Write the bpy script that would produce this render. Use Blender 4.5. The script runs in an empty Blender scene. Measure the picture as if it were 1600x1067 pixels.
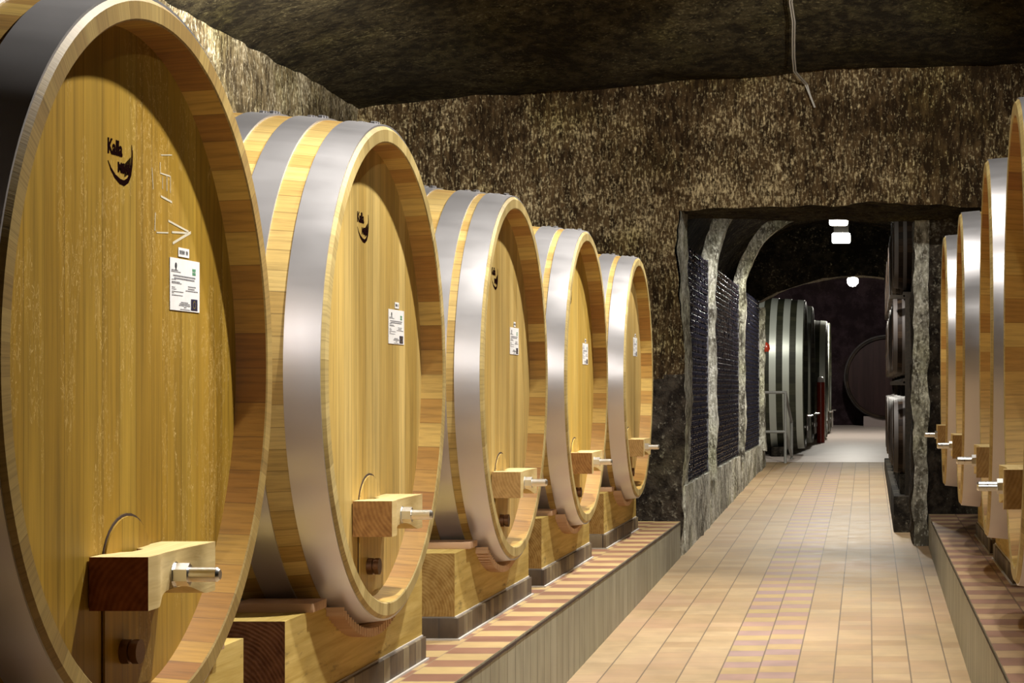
import bpy, bmesh, math, random
from mathutils import Vector, Matrix, noise
PI = math.pi
random.seed(7); noise.seed_set(11)
C = bpy.context.scene.collection
EYE = 1.95                      # camera height over the floor below it; z values quoted "eye" are relative to it

# ------------------------------------------------------------------ camera, world, lights
cd = bpy.data.cameras.new('camera'); cam = bpy.data.objects.new('camera', cd); C.objects.link(cam)
cam.location = (0, 0, EYE); cam.rotation_euler = (PI/2, 0, 0)
cd.sensor_width = 36; cd.lens = 36*3000/1600; cd.shift_x = -0.347; cd.shift_y = 0.0453
cd.clip_start = 0.05; cd.clip_end = 200
sc = bpy.context.scene; sc.camera = cam
vs = sc.view_settings; vs.view_transform = 'Standard'; vs.look = 'None'; vs.gamma = 1; vs.use_curve_mapping = False
vs.exposure = 0.0
w = bpy.data.worlds.new('world'); sc.world = w; w.use_nodes = True
w.node_tree.nodes['Background'].inputs[0].default_value = (1, .9, .75, 1)
w.node_tree.nodes['Background'].inputs[1].default_value = 0.02
WARM = (1, .95, .85)
def lamp(kind, loc, power, color=WARM, radius=.06, aim=None, size=None, blend=.5):
    l = bpy.data.lights.new('lamp', kind); o = bpy.data.objects.new('lamp', l); C.objects.link(o)
    l.energy = power; l.color = color; o.location = (loc[0], loc[1], loc[2]+EYE)
    l.shadow_soft_size = radius
    if kind == 'SPOT': l.spot_size = math.radians(size); l.spot_blend = blend
    if aim is not None:
        d = Vector((aim[0]-loc[0], aim[1]-loc[1], aim[2]-loc[2])); o.rotation_euler = d.to_track_quat('-Z', 'Y').to_euler()
    return o
LEFT = [  # a (distance of head plane left of the eye), Y, z centre (eye), gap between first hoops
    (1.955, 5.32, .065), (1.945, 7.874, .062), (1.942, 10.68, .055), (1.922, 13.245, .072), (1.91, 16.13, .085)]
RIGHT = [(.608, 8.0, .19), (.6285, 10.3, .21), (.633, 13.27, .20), (.614, 15.54, .22)]
for i, (a, y, z) in enumerate(LEFT):                    # ceiling spots over the aisle, one before each big cask
    yy = y + (1.3, .7, .9, .8, -.1)[i]
    lamp('SPOT', (-.75, yy, 3.15), (900, 860, 780, 760, 700)[i], aim=(-2.0, yy-(1.0, .45, .45, .45, .3)[i], 0), size=(76, 88, 88, 88, 88)[i], blend=.4)
for i, (a, y, z) in enumerate(RIGHT):                   # row of spots over the right platform
    lamp('SPOT', (.15, y-.9, 3.1), 170, aim=(1.0, y-.6, 0), size=92, blend=.6)
lamp('SPOT', (.9, -1.6, 2.5), 1100, aim=(-1.6, 12.5, .5), size=30, blend=.6)      # added spot behind the eye, brightens the hoops' near sides
lamp('SPOT', (-3.2, 13.0, 2.55), 750, aim=(-4.6, 14.5, 1.6), size=110, blend=.5)
lamp('SPOT', (.2, 13.6, 3.0), 520, aim=(-.6, 18.2, 1.5), size=70, blend=.5)
lamp('SPOT', (-3.2, 8.0, 2.55), 420, aim=(-4.6, 9.5, 1.8), size=110, blend=.5)

# ------------------------------------------------------------------ node helper
class M:
    def __init__(s, name, rough=.6, metal=0, spec=.5):
        s.m = bpy.data.materials.new(name); s.m.use_nodes = True; s.t = s.m.node_tree; s.N = s.t.nodes
        s.b = s.N['Principled BSDF']; s.b.inputs['Roughness'].default_value = rough; s.b.inputs['Metallic'].default_value = metal
        s.b.inputs['Specular IOR Level'].default_value = spec
        s.co = s.N.new('ShaderNodeTexCoord')
        s.P = s.co.outputs['Object']
    def link(s, a, b): s.t.links.new(a, b)
    def put(s, sock, v):
        if hasattr(v, 'is_output'): s.link(v, sock)
        else:
            if isinstance(v, tuple) and len(v) == 3 and sock.type == 'RGBA': v = (*v, 1)
            sock.default_value = v
    def math(s, op, a, b=0.0, c=0.0, clamp=False):
        n = s.N.new('ShaderNodeMath'); n.operation = op; n.use_clamp = clamp
        s.put(n.inputs[0], a); s.put(n.inputs[1], b); s.put(n.inputs[2], c); return n.outputs[0]
    def xyz(s, v=None):
        n = s.N.new('ShaderNodeSeparateXYZ'); s.link(v or s.P, n.inputs[0]); return n.outputs
    def vec(s, x, y, z):
        n = s.N.new('ShaderNodeCombineXYZ'); s.put(n.inputs[0], x); s.put(n.inputs[1], y); s.put(n.inputs[2], z); return n.outputs[0]
    def scale(s, v, k):
        n = s.N.new('ShaderNodeVectorMath'); n.operation = 'MULTIPLY'; s.put(n.inputs[0], v); n.inputs[1].default_value = k; return n.outputs[0]
    def noise(s, v, sc=1., det=3, rough=.55, dist=0., col=False):
        n = s.N.new('ShaderNodeTexNoise'); s.link(v, n.inputs['Vector']); n.inputs['Scale'].default_value = sc
        n.inputs['Detail'].default_value = det; n.inputs['Roughness'].default_value = rough; n.inputs['Distortion'].default_value = dist
        return n.outputs['Color' if col else 0]
    def white(s, a, b=None):
        n = s.N.new('ShaderNodeTexWhiteNoise')
        if b is None: n.noise_dimensions = '1D'; s.put(n.inputs['W'], a)
        else: n.noise_dimensions = '2D'; s.link(s.vec(a, b, 0.), n.inputs['Vector'])
        return n.outputs[0]
    def ramp(s, f, stops, const=False):
        n = s.N.new('ShaderNodeValToRGB'); s.put(n.inputs[0], f); e = n.color_ramp.elements
        if const: n.color_ramp.interpolation = 'CONSTANT'
        while len(e) < len(stops): e.new(.5)
        for k, (p, c) in enumerate(stops): e[k].position = p; e[k].color = (*c, 1) if not isinstance(c, (int, float)) else (c, c, c, 1)
        return n.outputs[0]
    def mix(s, f, a, b, mode='MIX'):
        n = s.N.new('ShaderNodeMix'); n.data_type = 'RGBA'; n.blend_type = mode
        s.put(n.inputs[0], f); s.put(n.inputs[6], a); s.put(n.inputs[7], b); return n.outputs[2]
    def bump(s, h, strength=.4, dist=.01, nrm=None):
        n = s.N.new('ShaderNodeBump'); s.put(n.inputs['Height'], h); n.inputs['Strength'].default_value = strength
        n.inputs['Distance'].default_value = dist
        if nrm is not None: s.link(nrm, n.inputs['Normal'])
        s.link(n.outputs[0], s.b.inputs['Normal']); return n.outputs[0]
    def color(s, v): s.put(s.b.inputs['Base Color'], v)
    def rough(s, v): s.put(s.b.inputs['Roughness'], v)
def flat(name, col, rough=.6, metal=0, spec=.5):
    m = M(name, rough, metal, spec); n = m.noise(m.P, 40, 2)
    m.color(m.mix(m.math('MULTIPLY', n, .5), col, tuple(c*.6 for c in col))); return m.m

YL = lambda c: (c[0], c[1]*.985, c[2]*.80)
def mat_stave(name, lo, mid, hi, N=78, seed=0., dark=.35, joint=.035):
    lo, mid, hi = YL(lo), YL(mid), YL(hi)
    m = M(name, .55, spec=.35); x, y, z = m.xyz()
    ang = m.math('MULTIPLY', m.math('ARCTAN2', y, z), N/(2*PI))
    ang = m.math('ADD', ang, 100.+seed)
    i = m.math('FLOOR', ang); fr = m.math('SUBTRACT', ang, i); r = m.white(i)
    col = m.ramp(r, [(0, lo), (.18, tuple((a+b)/2 for a, b in zip(lo, mid))), (.5, mid), (1, hi)])
    g = m.noise(m.vec(m.math('MULTIPLY', x, 3.), m.math('MULTIPLY', ang, 5.), m.math('MULTIPLY', r, 40.)), 1.5, 4, .65)
    col = m.mix(1., col, m.ramp(g, [(.25, .62), (.55, 1.), (.8, 1.12)]), 'MULTIPLY')
    e = m.math('MINIMUM', fr, m.math('SUBTRACT', 1., fr))
    j = m.math('LESS_THAN', e, joint)
    col = m.mix(m.math('MULTIPLY', j, 1-dark), col, tuple(c*.25 for c in lo))
    m.color(col); m.bump(g, .15, .004); return m.m
def mat_head(name, lo, mid, hi, width=.125, seed=0., flecks=0.):
    lo, mid, hi = YL(lo), YL(mid), YL(hi)
    m = M(name, .5, spec=.35); x, y, z = m.xyz()
    q = m.math('ADD', m.math('DIVIDE', y, width), 50.37+seed)
    i = m.math('FLOOR', q); fr = m.math('SUBTRACT', q, i); r = m.white(i)
    col = m.ramp(r, [(0, lo), (.5, mid), (1, hi)])
    g = m.noise(m.vec(m.math('MULTIPLY', y, 26.), m.math('MULTIPLY', r, 30.), m.math('MULTIPLY', z, .9)), 1.6, 5, .65)
    col = m.mix(1., col, m.ramp(g, [(.28, .62), (.5, .95), (.75, 1.2)]), 'MULTIPLY')
    big = m.noise(m.vec(m.math('MULTIPLY', y, 5.), 3.3, m.math('MULTIPLY', z, .6)), 1.2, 2)
    col = m.mix(1., col, m.ramp(big, [(.3, .84), (.7, 1.1)]), 'MULTIPLY')
    if flecks:
        v = m.noise(m.vec(m.math('MULTIPLY', y, 30.), m.math('MULTIPLY', r, 17.), m.math('MULTIPLY', z, 9.)), 1.3, 3, .6, 1.4)
        band = m.math('SUBTRACT', 1., m.math('MULTIPLY', m.math('ABSOLUTE', m.math('SUBTRACT', v, .53)), 60.), clamp=True)
        sel = m.math('GREATER_THAN', m.noise(m.vec(m.math('MULTIPLY', y, 7.), 9., m.math('MULTIPLY', z, 1.6)), 1.4, 1), .56)
        col = m.mix(m.math('MULTIPLY', m.math('MULTIPLY', band, sel), flecks), col, (.72, .52, .2))
    e = m.math('MINIMUM', fr, m.math('SUBTRACT', 1., fr))
    col = m.mix(m.math('MULTIPLY', m.math('LESS_THAN', e, .016), .55), col, tuple(c*.4 for c in lo))
    m.color(col); m.bump(g, .1, .003); return m.m
def mat_metal(name, col, rough, stretch=(3, 3, 160), var=.12, metal=1.):
    m = M(name, rough, metal); n = m.noise(m.scale(m.P, stretch), 1., 3); b = m.noise(m.P, 2.3, 4)
    m.rough(m.math('ADD', m.math('MULTIPLY', n, var), m.math('ADD', rough-.12, m.math('MULTIPLY', b, .16))))
    m.color(m.mix(b, tuple(c*.86 for c in col), col)); return m.m
def mat_rock(name, dark, mid, light, dens=.5, streak=(58, 58, 17), patch=2.0, bstr=.8):
    """pick-hewn rock: dark ground, a browner mottling and dense pale tool dashes gathered in patches"""
    m = M(name, .92, spec=.12)
    v = m.noise(m.scale(m.P, streak), 1., 3, .6, .3); f = m.noise(m.P, 42, 3, .6); g = m.noise(m.scale(m.P, tuple(k*.34 for k in streak)), 1., 4, .65)
    big = m.noise(m.P, patch, 5, .62); big2 = m.noise(m.P, patch*.33, 3)
    p = m.math('ADD', m.math('MULTIPLY', m.math('SUBTRACT', big, .5), .42), m.math('MULTIPLY', m.math('SUBTRACT', big2, .5), .35))
    h = m.math('ADD', m.math('ADD', m.math('MULTIPLY', v, .62), m.math('MULTIPLY', f, .38)), m.math('MULTIPLY', p, .75))
    k = .60-(dens-.5)*.3
    base = m.mix(m.ramp(m.math('ADD', g, p), [(.40, 0.), (.62, 1.)]), dark, mid)
    col = m.mix(m.ramp(h, [(k-.07, 0.), (k, .35), (k+.10, 1.)]), base, light)
    hue = m.noise(m.P, 1.4, 4); col = m.mix(m.ramp(hue, [(.5, 0.), (.7, .4)]), col, m.mix(1., col, (.95, 1., .5), 'MULTIPLY'))
    m.color(col); m.bump(m.math('ADD', m.math('MULTIPLY', h, .5), m.math('MULTIPLY', g, .6)), bstr, .05); return m.m
def mat_tiles(name, pitch, offs, cols, stripes=(), alt=None, joint=.03, rough=.34, grout=(.12, .09, .06), joint_y=.010, stain=None, rnd=False):
    """cols: ramp stops for single tiles; stripes: column indices whose rows alternate with alt"""
    m = M(name, rough, spec=.32); x, y, z = m.xyz()
    qx = m.math('ADD', m.math('DIVIDE', m.math('SUBTRACT', x, offs[0]), pitch[0]), 100.)
    ix = m.math('FLOOR', qx); fx = m.math('SUBTRACT', qx, ix)
    sh = m.math('MULTIPLY', m.white(ix), .9) if rnd else m.math('MULTIPLY', m.math('MODULO', ix, 2.), .5)
    qy = m.math('ADD', m.math('DIVIDE', m.math('SUBTRACT', y, offs[1]), pitch[1]), m.math('ADD', sh, 100.))
    iy = m.math('FLOOR', qy); fy = m.math('SUBTRACT', qy, iy)
    r = m.white(ix, iy); col = m.ramp(r, cols)
    if alt:
        par = m.math('MODULO', iy, 2.)
        a = m.mix(m.math('GREATER_THAN', par, .5), alt[0], alt[1]); a = m.mix(m.math('MULTIPLY', r, .35), a, (.42, .24, .14))
        if stripes is None: col = a
        else:
            f = 0.
            for k in stripes: f = m.math('ADD', f, m.math('COMPARE', ix, 100.+k, .1))
            col = m.mix(f, col, a)
    n = m.noise(m.P, 5, 5, .65); n2 = m.noise(m.P, .9, 4)
    col = m.mix(1., col, m.ramp(n, [(.3, .82), (.65, 1.06)]), 'MULTIPLY')
    if stain: col = m.mix(m.ramp(n2, [(.5, 0.), (.72, .5)]), col, stain)
    ex = m.math('MINIMUM', fx, m.math('SUBTRACT', 1., fx)); ey = m.math('MINIMUM', fy, m.math('SUBTRACT', 1., fy))
    jx = m.math('LESS_THAN', ex, joint); jy = m.math('LESS_THAN', ey, joint_y)
    if rnd: jy = m.math('MULTIPLY', jy, m.math('ADD', .25, m.math('MULTIPLY', m.white(iy, ix), .75)))
    j = m.math('MAXIMUM', jx, jy)
    col = m.mix(m.math('MULTIPLY', j, .8), col, grout)
    m.color(col); m.rough(m.math('ADD', rough-.1, m.math('MULTIPLY', n, .3)))
    m.bump(m.math('SUBTRACT', m.math('MULTIPLY', n, .2), j), .25, .004); return m.m
def mat_timber(name, lo, hi, axis=1, knots=.35):
    lo, hi = YL(lo), YL(hi)
    m = M(name, .7, spec=.25); k = [30., 30., 30.]; k[axis] = 1.6
    g = m.noise(m.scale(m.P, tuple(k)), 1., 4, .6, .4); b = m.noise(m.scale(m.P, tuple(4. if q != axis else 1. for q in range(3))), 1., 4)
    col = m.mix(m.ramp(g, [(.3, 0.), (.7, 1.)]), lo, hi)
    col = m.mix(m.ramp(b, [(.55, 0.), (.75, knots)]), col, tuple(c*.35 for c in lo))
    if axis == 1 and knots > .3:
        x, y, z = m.xyz(); st = m.noise(m.vec(m.math('MULTIPLY', x, 3.), m.math('MULTIPLY', y, 3.), m.math('MULTIPLY', z, 16.)), 1., 5, .7)
        col = m.mix(m.ramp(st, [(.60, 0.), (.72, .75)]), col, (.05, .035, .015))
    m.color(col); m.bump(g, .2, .005); return m.m
def mat_endgrain(name, lo, hi, centre=(.07, .03)):
    m = M(name, .75, spec=.2); x, y, z = m.xyz()
    dx = m.math('ADD', x, centre[0]); dz = m.math('SUBTRACT', z, centre[1])
    r = m.math('SQRT', m.math('ADD', m.math('MULTIPLY', dx, dx), m.math('MULTIPLY', dz, dz)))
    r = m.math('ADD', r, m.math('MULTIPLY', m.noise(m.P, 5, 2), .05))
    s = m.math('SINE', m.math('MULTIPLY', r, 420.)); n = m.noise(m.P, 30, 4)
    f = m.math('ADD', m.math('MULTIPLY', s, .10), n)
    m.color(m.mix(m.ramp(f, [(.25, 0.), (.75, 1.)]), lo, hi)); m.bump(f, .3, .004); return m.m
def mat_emit(name, col, k):
    m = M(name); m.b.inputs['Emission Color'].default_value = (*col, 1); m.b.inputs['Emission Strength'].default_value = k; m.color(col); return m.m

OAK = mat_stave('oak_staves', (.34, .20, .06), (.47, .32, .12), (.58, .43, .20), joint=.022, dark=.5)
OAKB = mat_stave('golden_oak_staves', (.27, .14, .03), (.38, .235, .06), (.46, .31, .095), seed=9., joint=.02, dark=.5)
CHIME_A = mat_stave('shaded_amber_chime', (.24, .095, .018), (.38, .195, .038), (.46, .28, .065), seed=9., N=52, joint=.014, dark=.55)  # redder than the staves: shade and bounced light inside the rim painted in
CHIME_B = mat_stave('shaded_golden_chime', (.30, .13, .03), (.46, .27, .08), (.58, .41, .15), seed=3., N=52, joint=.014, dark=.55)  # same for the paler casks, rim shade put in as a redder tone
RIM_A = mat_stave('weathered_rim', (.26, .165, .06), (.32, .215, .08), (.38, .27, .11), seed=9., joint=.02, dark=.8)
RIM_B = mat_stave('tan_rim', (.34, .25, .11), (.43, .33, .16), (.52, .41, .22), seed=3., joint=.02, dark=.8)
HEADS = [mat_head('amber_oak_head', (.31, .18, .022), (.38, .23, .032), (.44, .285, .05), .12, 0., .75),
         mat_head('pale_oak_head', (.46, .31, .10), (.56, .40, .155), (.64, .475, .21), .11, 7.),
         mat_head('straw_oak_head', (.43, .29, .10), (.52, .37, .15), (.58, .43, .19), .11, 17.),
         mat_head('yellow_oak_head', (.46, .29, .06), (.54, .36, .09), (.60, .42, .13), .11, 27.),
         mat_head('tan_oak_head', (.42, .28, .10), (.50, .35, .15), (.57, .42, .19), .11, 37.)]
STEEL = mat_metal('galvanised_hoop_steel', (.64, .625, .655), .33, (2, 14, 14), metal=.78)
BOLT = mat_metal('bright_bolt_steel', (.78, .77, .75), .28, (60, 8, 8))
BARWOOD = mat_timber('pale_bar_wood', (.52, .38, .19), (.68, .54, .32), 1, .1)
END_RED = mat_endgrain('red_brown_end_grain', (.10, .028, .012), (.20, .065, .03), (-.3, -.2))
END_BROWN = mat_endgrain('brown_end_grain', (.17, .08, .025), (.30, .16, .055), (-.2, .1))
END_TAN = mat_endgrain('tan_end_grain', (.24, .14, .05), (.36, .23, .09), (-.2, .1))
BEAM = mat_timber('cradle_timber', (.42, .29, .08), (.62, .47, .20), 1, .5)
BEAM_END = mat_endgrain('cradle_end_grain', (.26, .14, .035), (.46, .30, .10))
BEAM_END_DARK = mat_endgrain('dark_cradle_end_grain', (.10, .04, .02), (.22, .10, .05))
PINK = mat_timber('pinkish_board', (.42, .26, .20), (.56, .38, .30), 0, .1)
TEETH = mat_timber('pale_strip_wood', (.55, .36, .27), (.68, .48, .37), 0, .1)
PLUG = mat_metal('dull_brown_metal', (.20, .12, .08), .45)
INK = flat('burnt_black', (.012, .004, .004), 1., 0, 0.)
GAP = flat('dark_gap', (.05, .022, .008), .9)
CHALK = flat('white_chalk', (.62, .56, .42), .9)
PAPER = flat('white_paper', (.90, .90, .92), .6)
PRINT = flat('grey_print', (.22, .22, .25), .7)
BLACKPRINT = flat('black_print', (.02, .02, .03), .7)
FLAGBLUE = flat('dark_blue_print', (.018, .015, .05), .5)
YELLOW = flat('yellow_print', (.5, .4, .05), .6)
GREEN = flat('green_print', (.06, .3, .14), .6)
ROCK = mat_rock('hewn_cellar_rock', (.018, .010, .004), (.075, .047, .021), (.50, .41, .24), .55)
ROCK_LIT = mat_rock('lit_side_rock', (.05, .036, .018), (.20, .155, .085), (.74, .67, .49), .60)  # lighter copy of the hewn rock, lamplight put into its colours
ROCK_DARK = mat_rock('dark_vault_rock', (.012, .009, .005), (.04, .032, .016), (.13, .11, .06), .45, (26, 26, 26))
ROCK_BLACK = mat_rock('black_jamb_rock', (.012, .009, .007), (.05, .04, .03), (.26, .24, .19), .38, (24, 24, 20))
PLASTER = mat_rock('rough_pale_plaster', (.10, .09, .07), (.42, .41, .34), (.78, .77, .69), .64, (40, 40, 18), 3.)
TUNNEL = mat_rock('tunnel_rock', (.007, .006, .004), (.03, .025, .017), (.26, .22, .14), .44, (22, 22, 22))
BACKWALL = mat_rock('plum_back_wall', (.016, .009, .011), (.035, .021, .025), (.06, .04, .045), .4, (10, 10, 10), bstr=.3)
FLOOR = mat_tiles('floor_tiles', (.232, .225), (.03, 0), [(0, (.33, .22, .115)), (.5, (.37, .26, .14)), (1, (.41, .295, .165))],
                  (-3, -4), ((.38, .285, .125), (.30, .20, .185)), joint=.02, rough=.56, grout=(.10, .07, .045), stain=(.40, .24, .16), rnd=True)
CONCRETE = M('pale_screed'); CONCRETE.color(CONCRETE.mix(CONCRETE.noise(CONCRETE.P, 1.6, 5), (.56, .47, .42), (.70, .61, .56))); CONCRETE.rough(.5); CONCRETE = CONCRETE.m
STEP = mat_tiles('striped_step_tiles', (.24, .215), (-1.773, 0), [(0, (.4, .2, .1)), (1, (.4, .2, .1))], None,
                 ((.52, .38, .17), (.25, .12, .075)), joint=.012, joint_y=.015, rough=.45, grout=(.3, .22, .14))
STEPR = mat_tiles('striped_step_tiles_pink', (.27, .25), (.61, 0), [(0, (.4, .2, .1)), (1, (.4, .2, .1))], None,
                  ((.50, .35, .20), (.30, .17, .13)), joint=.02, joint_y=.02, rough=.45, grout=(.16, .10, .07))
def mat_face(name, pitch):
    m = M(name, .5); x, y, z = m.xyz(); q = m.math('ADD', m.math('DIVIDE', y, pitch), 40.); i = m.math('FLOOR', q); f = m.math('SUBTRACT', q, i)
    r = m.white(i); col = m.ramp(r, [(0, (.27, .26, .19)), (.5, (.30, .29, .215)), (1, (.335, .325, .25))])
    s = m.noise(m.vec(m.math('MULTIPLY', y, 7.), 2., m.math('MULTIPLY', z, 2.2)), 1.2, 2)
    col = m.mix(1., col, m.ramp(s, [(.3, .78), (.6, 1.03)]), 'MULTIPLY')
    e = m.math('MINIMUM', f, m.math('SUBTRACT', 1., f)); j = m.math('LESS_THAN', e, .026)
    m.color(m.mix(m.math('MULTIPLY', j, .85), col, (.06, .045, .03))); m.bump(m.math('SUBTRACT', 0., j), .3, .004); return m.m
SHADE_SCREED = flat('shade_dark_screed', (.05, .042, .034), .8)  # platform behind the step tiles, the shade between casks put into its colour
KERB = mat_face('grey_kerb_tiles', .215)
def mat_plinth():
    m = M('stained_plinth_tiles', .6); x, y, z = m.xyz(); q = m.math('ADD', m.math('DIVIDE', m.math('ADD', x, y), .115), 60.); i = m.math('FLOOR', q); f = m.math('SUBTRACT', q, i)
    r = m.white(i); s = m.noise(m.vec(m.math('MULTIPLY', y, 12.), m.math('MULTIPLY', x, 12.), m.math('MULTIPLY', z, 4.)), 1., 4)
    col = m.ramp(m.math('ADD', m.math('MULTIPLY', r, .5), m.math('MULTIPLY', s, .5)), [(.25, (.06, .038, .022)), (.5, (.12, .085, .048)), (.8, (.28, .23, .14))])
    e = m.math('MINIMUM', f, m.math('SUBTRACT', 1., f)); m.color(m.mix(m.math('LESS_THAN', e, .04), col, (.05, .035, .025))); return m.m
PLINTH = mat_plinth()
MORTAR = flat('white_mortar', (.62, .58, .54), .9)
DARKOAK = mat_stave('dark_green_staves', (.018, .02, .014), (.035, .038, .026), (.06, .06, .042), joint=.02)
BROWNOAK = mat_stave('old_black_staves', (.008, .005, .004), (.02, .012, .009), (.045, .028, .02), N=34, joint=.02)
DARKHEAD = mat_head('old_plum_head', (.024, .011, .013), (.032, .015, .018), (.04, .02, .022), .14)
for q in (DARKHEAD, BROWNOAK): q.node_tree.nodes['Principled BSDF'].inputs['Specular IOR Level'].default_value = .1
OLDHEAD = mat_head('old_brown_head', (.08, .045, .025), (.12, .07, .04), (.15, .1, .06), .09)
PALEHOOP = mat_metal('pale_green_hoop', (.66, .70, .62), .42, metal=.35)
RUST = mat_metal('dull_dark_hoop', (.08, .068, .062), .6, metal=0.)
GLASS = M('dark_bottle_glass', .12, spec=.8); GLASS.color((.012, .012, .02)); GLASS = GLASS.m
WIRE = flat('rack_wire', (.16, .16, .19), .55)
RAILM = flat('grey_painted_steel', (.30, .30, .28), .45)
REDM = flat('red_enamel', (.30, .03, .012), .25)
WHITE = flat('white_enamel', (.85, .85, .82), .35)
CABLE = flat('grey_cable', (.38, .36, .33), .6)
BLACKSTONE = mat_rock('black_plinth_stone', (.012, .01, .008), (.05, .042, .032), (.2, .18, .14), .4, (20, 20, 20), bstr=.5)
BLACKWOOD = mat_timber('black_rack_timber', (.012, .009, .007), (.03, .022, .016), 1)

# ------------------------------------------------------------------ mesh helpers
class MB:
    def __init__(s): s.v = []; s.f = []; s.mi = []; s.sm = []
    def add(s, v, f, mi=0, smooth=False):
        o = len(s.v); s.v += [tuple(p) for p in v]; s.f += [tuple(i+o for i in q) for q in f]; s.mi += [mi]*len(f); s.sm += [smooth]*len(f)
    def box(s, a, b, mi=0, bev=0.):
        (x0, y0, z0), (x1, y1, z1) = a, b
        if bev <= 0:
            s.add([(x, y, z) for x in (x0, x1) for y in (y0, y1) for z in (z0, z1)],
                  [(0, 1, 3, 2), (4, 6, 7, 5), (0, 4, 5, 1), (2, 3, 7, 6), (0, 2, 6, 4), (1, 5, 7, 3)], mi)
            return
        bm = bmesh.new(); bmesh.ops.create_cube(bm, size=1)
        for v in bm.verts: v.co = Vector(((x0+x1)/2+v.co.x*(x1-x0), (y0+y1)/2+v.co.y*(y1-y0), (z0+z1)/2+v.co.z*(z1-z0)))
        bmesh.ops.bevel(bm, geom=list(bm.edges), offset=bev, segments=2, affect='EDGES', profile=.6)
        bm.verts.index_update(); s.add([v.co[:] for v in bm.verts], [[v.index for v in f.verts] for f in bm.faces], mi); bm.free()
    def lathe(s, prof, n=64, axis='x', c=(0, 0, 0), mi=0, smooth=True, closed=False):
        """prof: [(along, radius)] revolved about the axis through c"""
        v = []; f = []; m = len(prof)
        for k in range(n):
            a = 2*PI*k/n; ca, sa = math.cos(a), math.sin(a)
            for (u, r) in prof:
                p = {'x': (u, r*sa, r*ca), 'y': (r*ca, u, r*sa), 'z': (r*ca, r*sa, u)}[axis]
                v.append((p[0]+c[0], p[1]+c[1], p[2]+c[2]))
        for k in range(n):
            k2 = (k+1) % n
            for j in range(m if closed else m-1):
                j2 = (j+1) % m
                f.append((k*m+j, k*m+j2, k2*m+j2, k2*m+j))
        s.add(v, f, mi, smooth)
    def tube(s, pts, r, n=8, mi=0, cap=True):
        pts = [Vector(p) for p in pts]; v = []; f = []
        for i, p in enumerate(pts):
            d = (pts[min(i+1, len(pts)-1)]-pts[max(i-1, 0)]).normalized()
            up = Vector((0, 0, 1)) if abs(d.z) < .9 else Vector((0, 1, 0))
            a = d.cross(up).normalized(); b = d.cross(a)
            for k in range(n): t = 2*PI*k/n; v.append(p+a*(r*math.cos(t))+b*(r*math.sin(t)))
        for i in range(len(pts)-1):
            for k in range(n): f.append((i*n+k, i*n+(k+1) % n, (i+1)*n+(k+1) % n, (i+1)*n+k))
        s.add(v, f, mi, True)
        if cap: o = (len(pts)-1)*n; s.add(v, [tuple(range(n))[::-1], tuple(range(o, o+n))], mi)
    def prism(s, poly, lo, hi, axis='x', mi=0, side=None):
        """poly in the two other axes, extruded between lo and hi"""
        n = len(poly); mk = {'x': lambda u, p: (u, p[0], p[1]), 'y': lambda u, p: (p[0], u, p[1]), 'z': lambda u, p: (p[0], p[1], u)}[axis]
        v = [mk(lo, p) for p in poly]+[mk(hi, p) for p in poly]
        s.add(v, [tuple(range(n))[::-1], tuple(range(n, 2*n))], mi)
        s.add(v, [(k, (k+1) % n, n+(k+1) % n, n+k) for k in range(n)], mi if side is None else side)
    def obj(s, name, mats, parent=None, loc=(0, 0, 0), link=True):
        me = bpy.data.meshes.new(name); me.from_pydata(s.v, [], s.f)
        for m in (mats if isinstance(mats, (list, tuple)) else [mats]): me.materials.append(m)
        me.polygons.foreach_set('material_index', s.mi); me.polygons.foreach_set('use_smooth', s.sm)
        bm = bmesh.new(); bm.from_mesh(me); bmesh.ops.remove_doubles(bm, verts=bm.verts, dist=1e-5); bmesh.ops.recalc_face_normals(bm, faces=bm.faces)
        bm.to_mesh(me); bm.free()
        try: me.set_sharp_from_angle(angle=math.radians(38))
        except Exception: pass
        o = bpy.data.objects.new(name, me); o.location = loc; C.objects.link(o)
        if parent: o.parent = parent
        return o
def tag(o, label, cat, group=None):
    o['label'] = label; o['category'] = cat
    if group: o['group'] = group
    return o
def thing(name, label, cat, loc, rotz=0, group=None):
    o = bpy.data.objects.new(name, None); C.objects.link(o); o.location = loc; o.rotation_euler = (0, 0, rotz)
    o.empty_display_size = .2
    return tag(o, label, cat, group)
def struct(o, kind='structure'): o['kind'] = kind; return o
def floor_z(y): return .0187*y

# ------------------------------------------------------------------ the setting
def rock(name, fn, nu, nv, mat, amp=(.07, .02), sc=(.7, 3.), keep=None):
    me_v = []; fs = []
    for i in range(nu+1):
        for j in range(nv+1):
            p = Vector(fn(i/nu, j/nv))
            d = noise.noise_vector(p*sc[0])*amp[0] + noise.noise_vector(p*sc[1])*amp[1] + noise.noise_vector(p*sc[1]*3)*amp[1]*.5
            me_v.append(p+d)
    for i in range(nu):
        for j in range(nv):
            if keep and not keep((i+.5)/nu, (j+.5)/nv): continue
            fs.append((i*(nv+1)+j, (i+1)*(nv+1)+j, (i+1)*(nv+1)+j+1, i*(nv+1)+j+1))
    b = MB(); b.add(me_v, fs, 0, True); return struct(b.obj(name, mat))
E_ = EYE
WY, RY, TOP = 18.25, 19.35, 1.72
lerp = lambda a, b, t: a+(b-a)*t
rock('wall_left', lambda u, v: (-4.85, lerp(-2.6, WY+.1, u), E_+lerp(-1.35, 2.68, v)), 220, 50, ROCK_LIT, (.04, .02))
rock('wall_right', lambda u, v: (4.4, lerp(-2.6, RY+.1, u), E_+lerp(-1.35, 2.68, v)), 60, 20, ROCK)
rock('wall_front', lambda u, v: (lerp(-4.9, 4.5, u), -2.5, E_+lerp(-2.1, 3.8, v)), 40, 20, ROCK)
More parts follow.
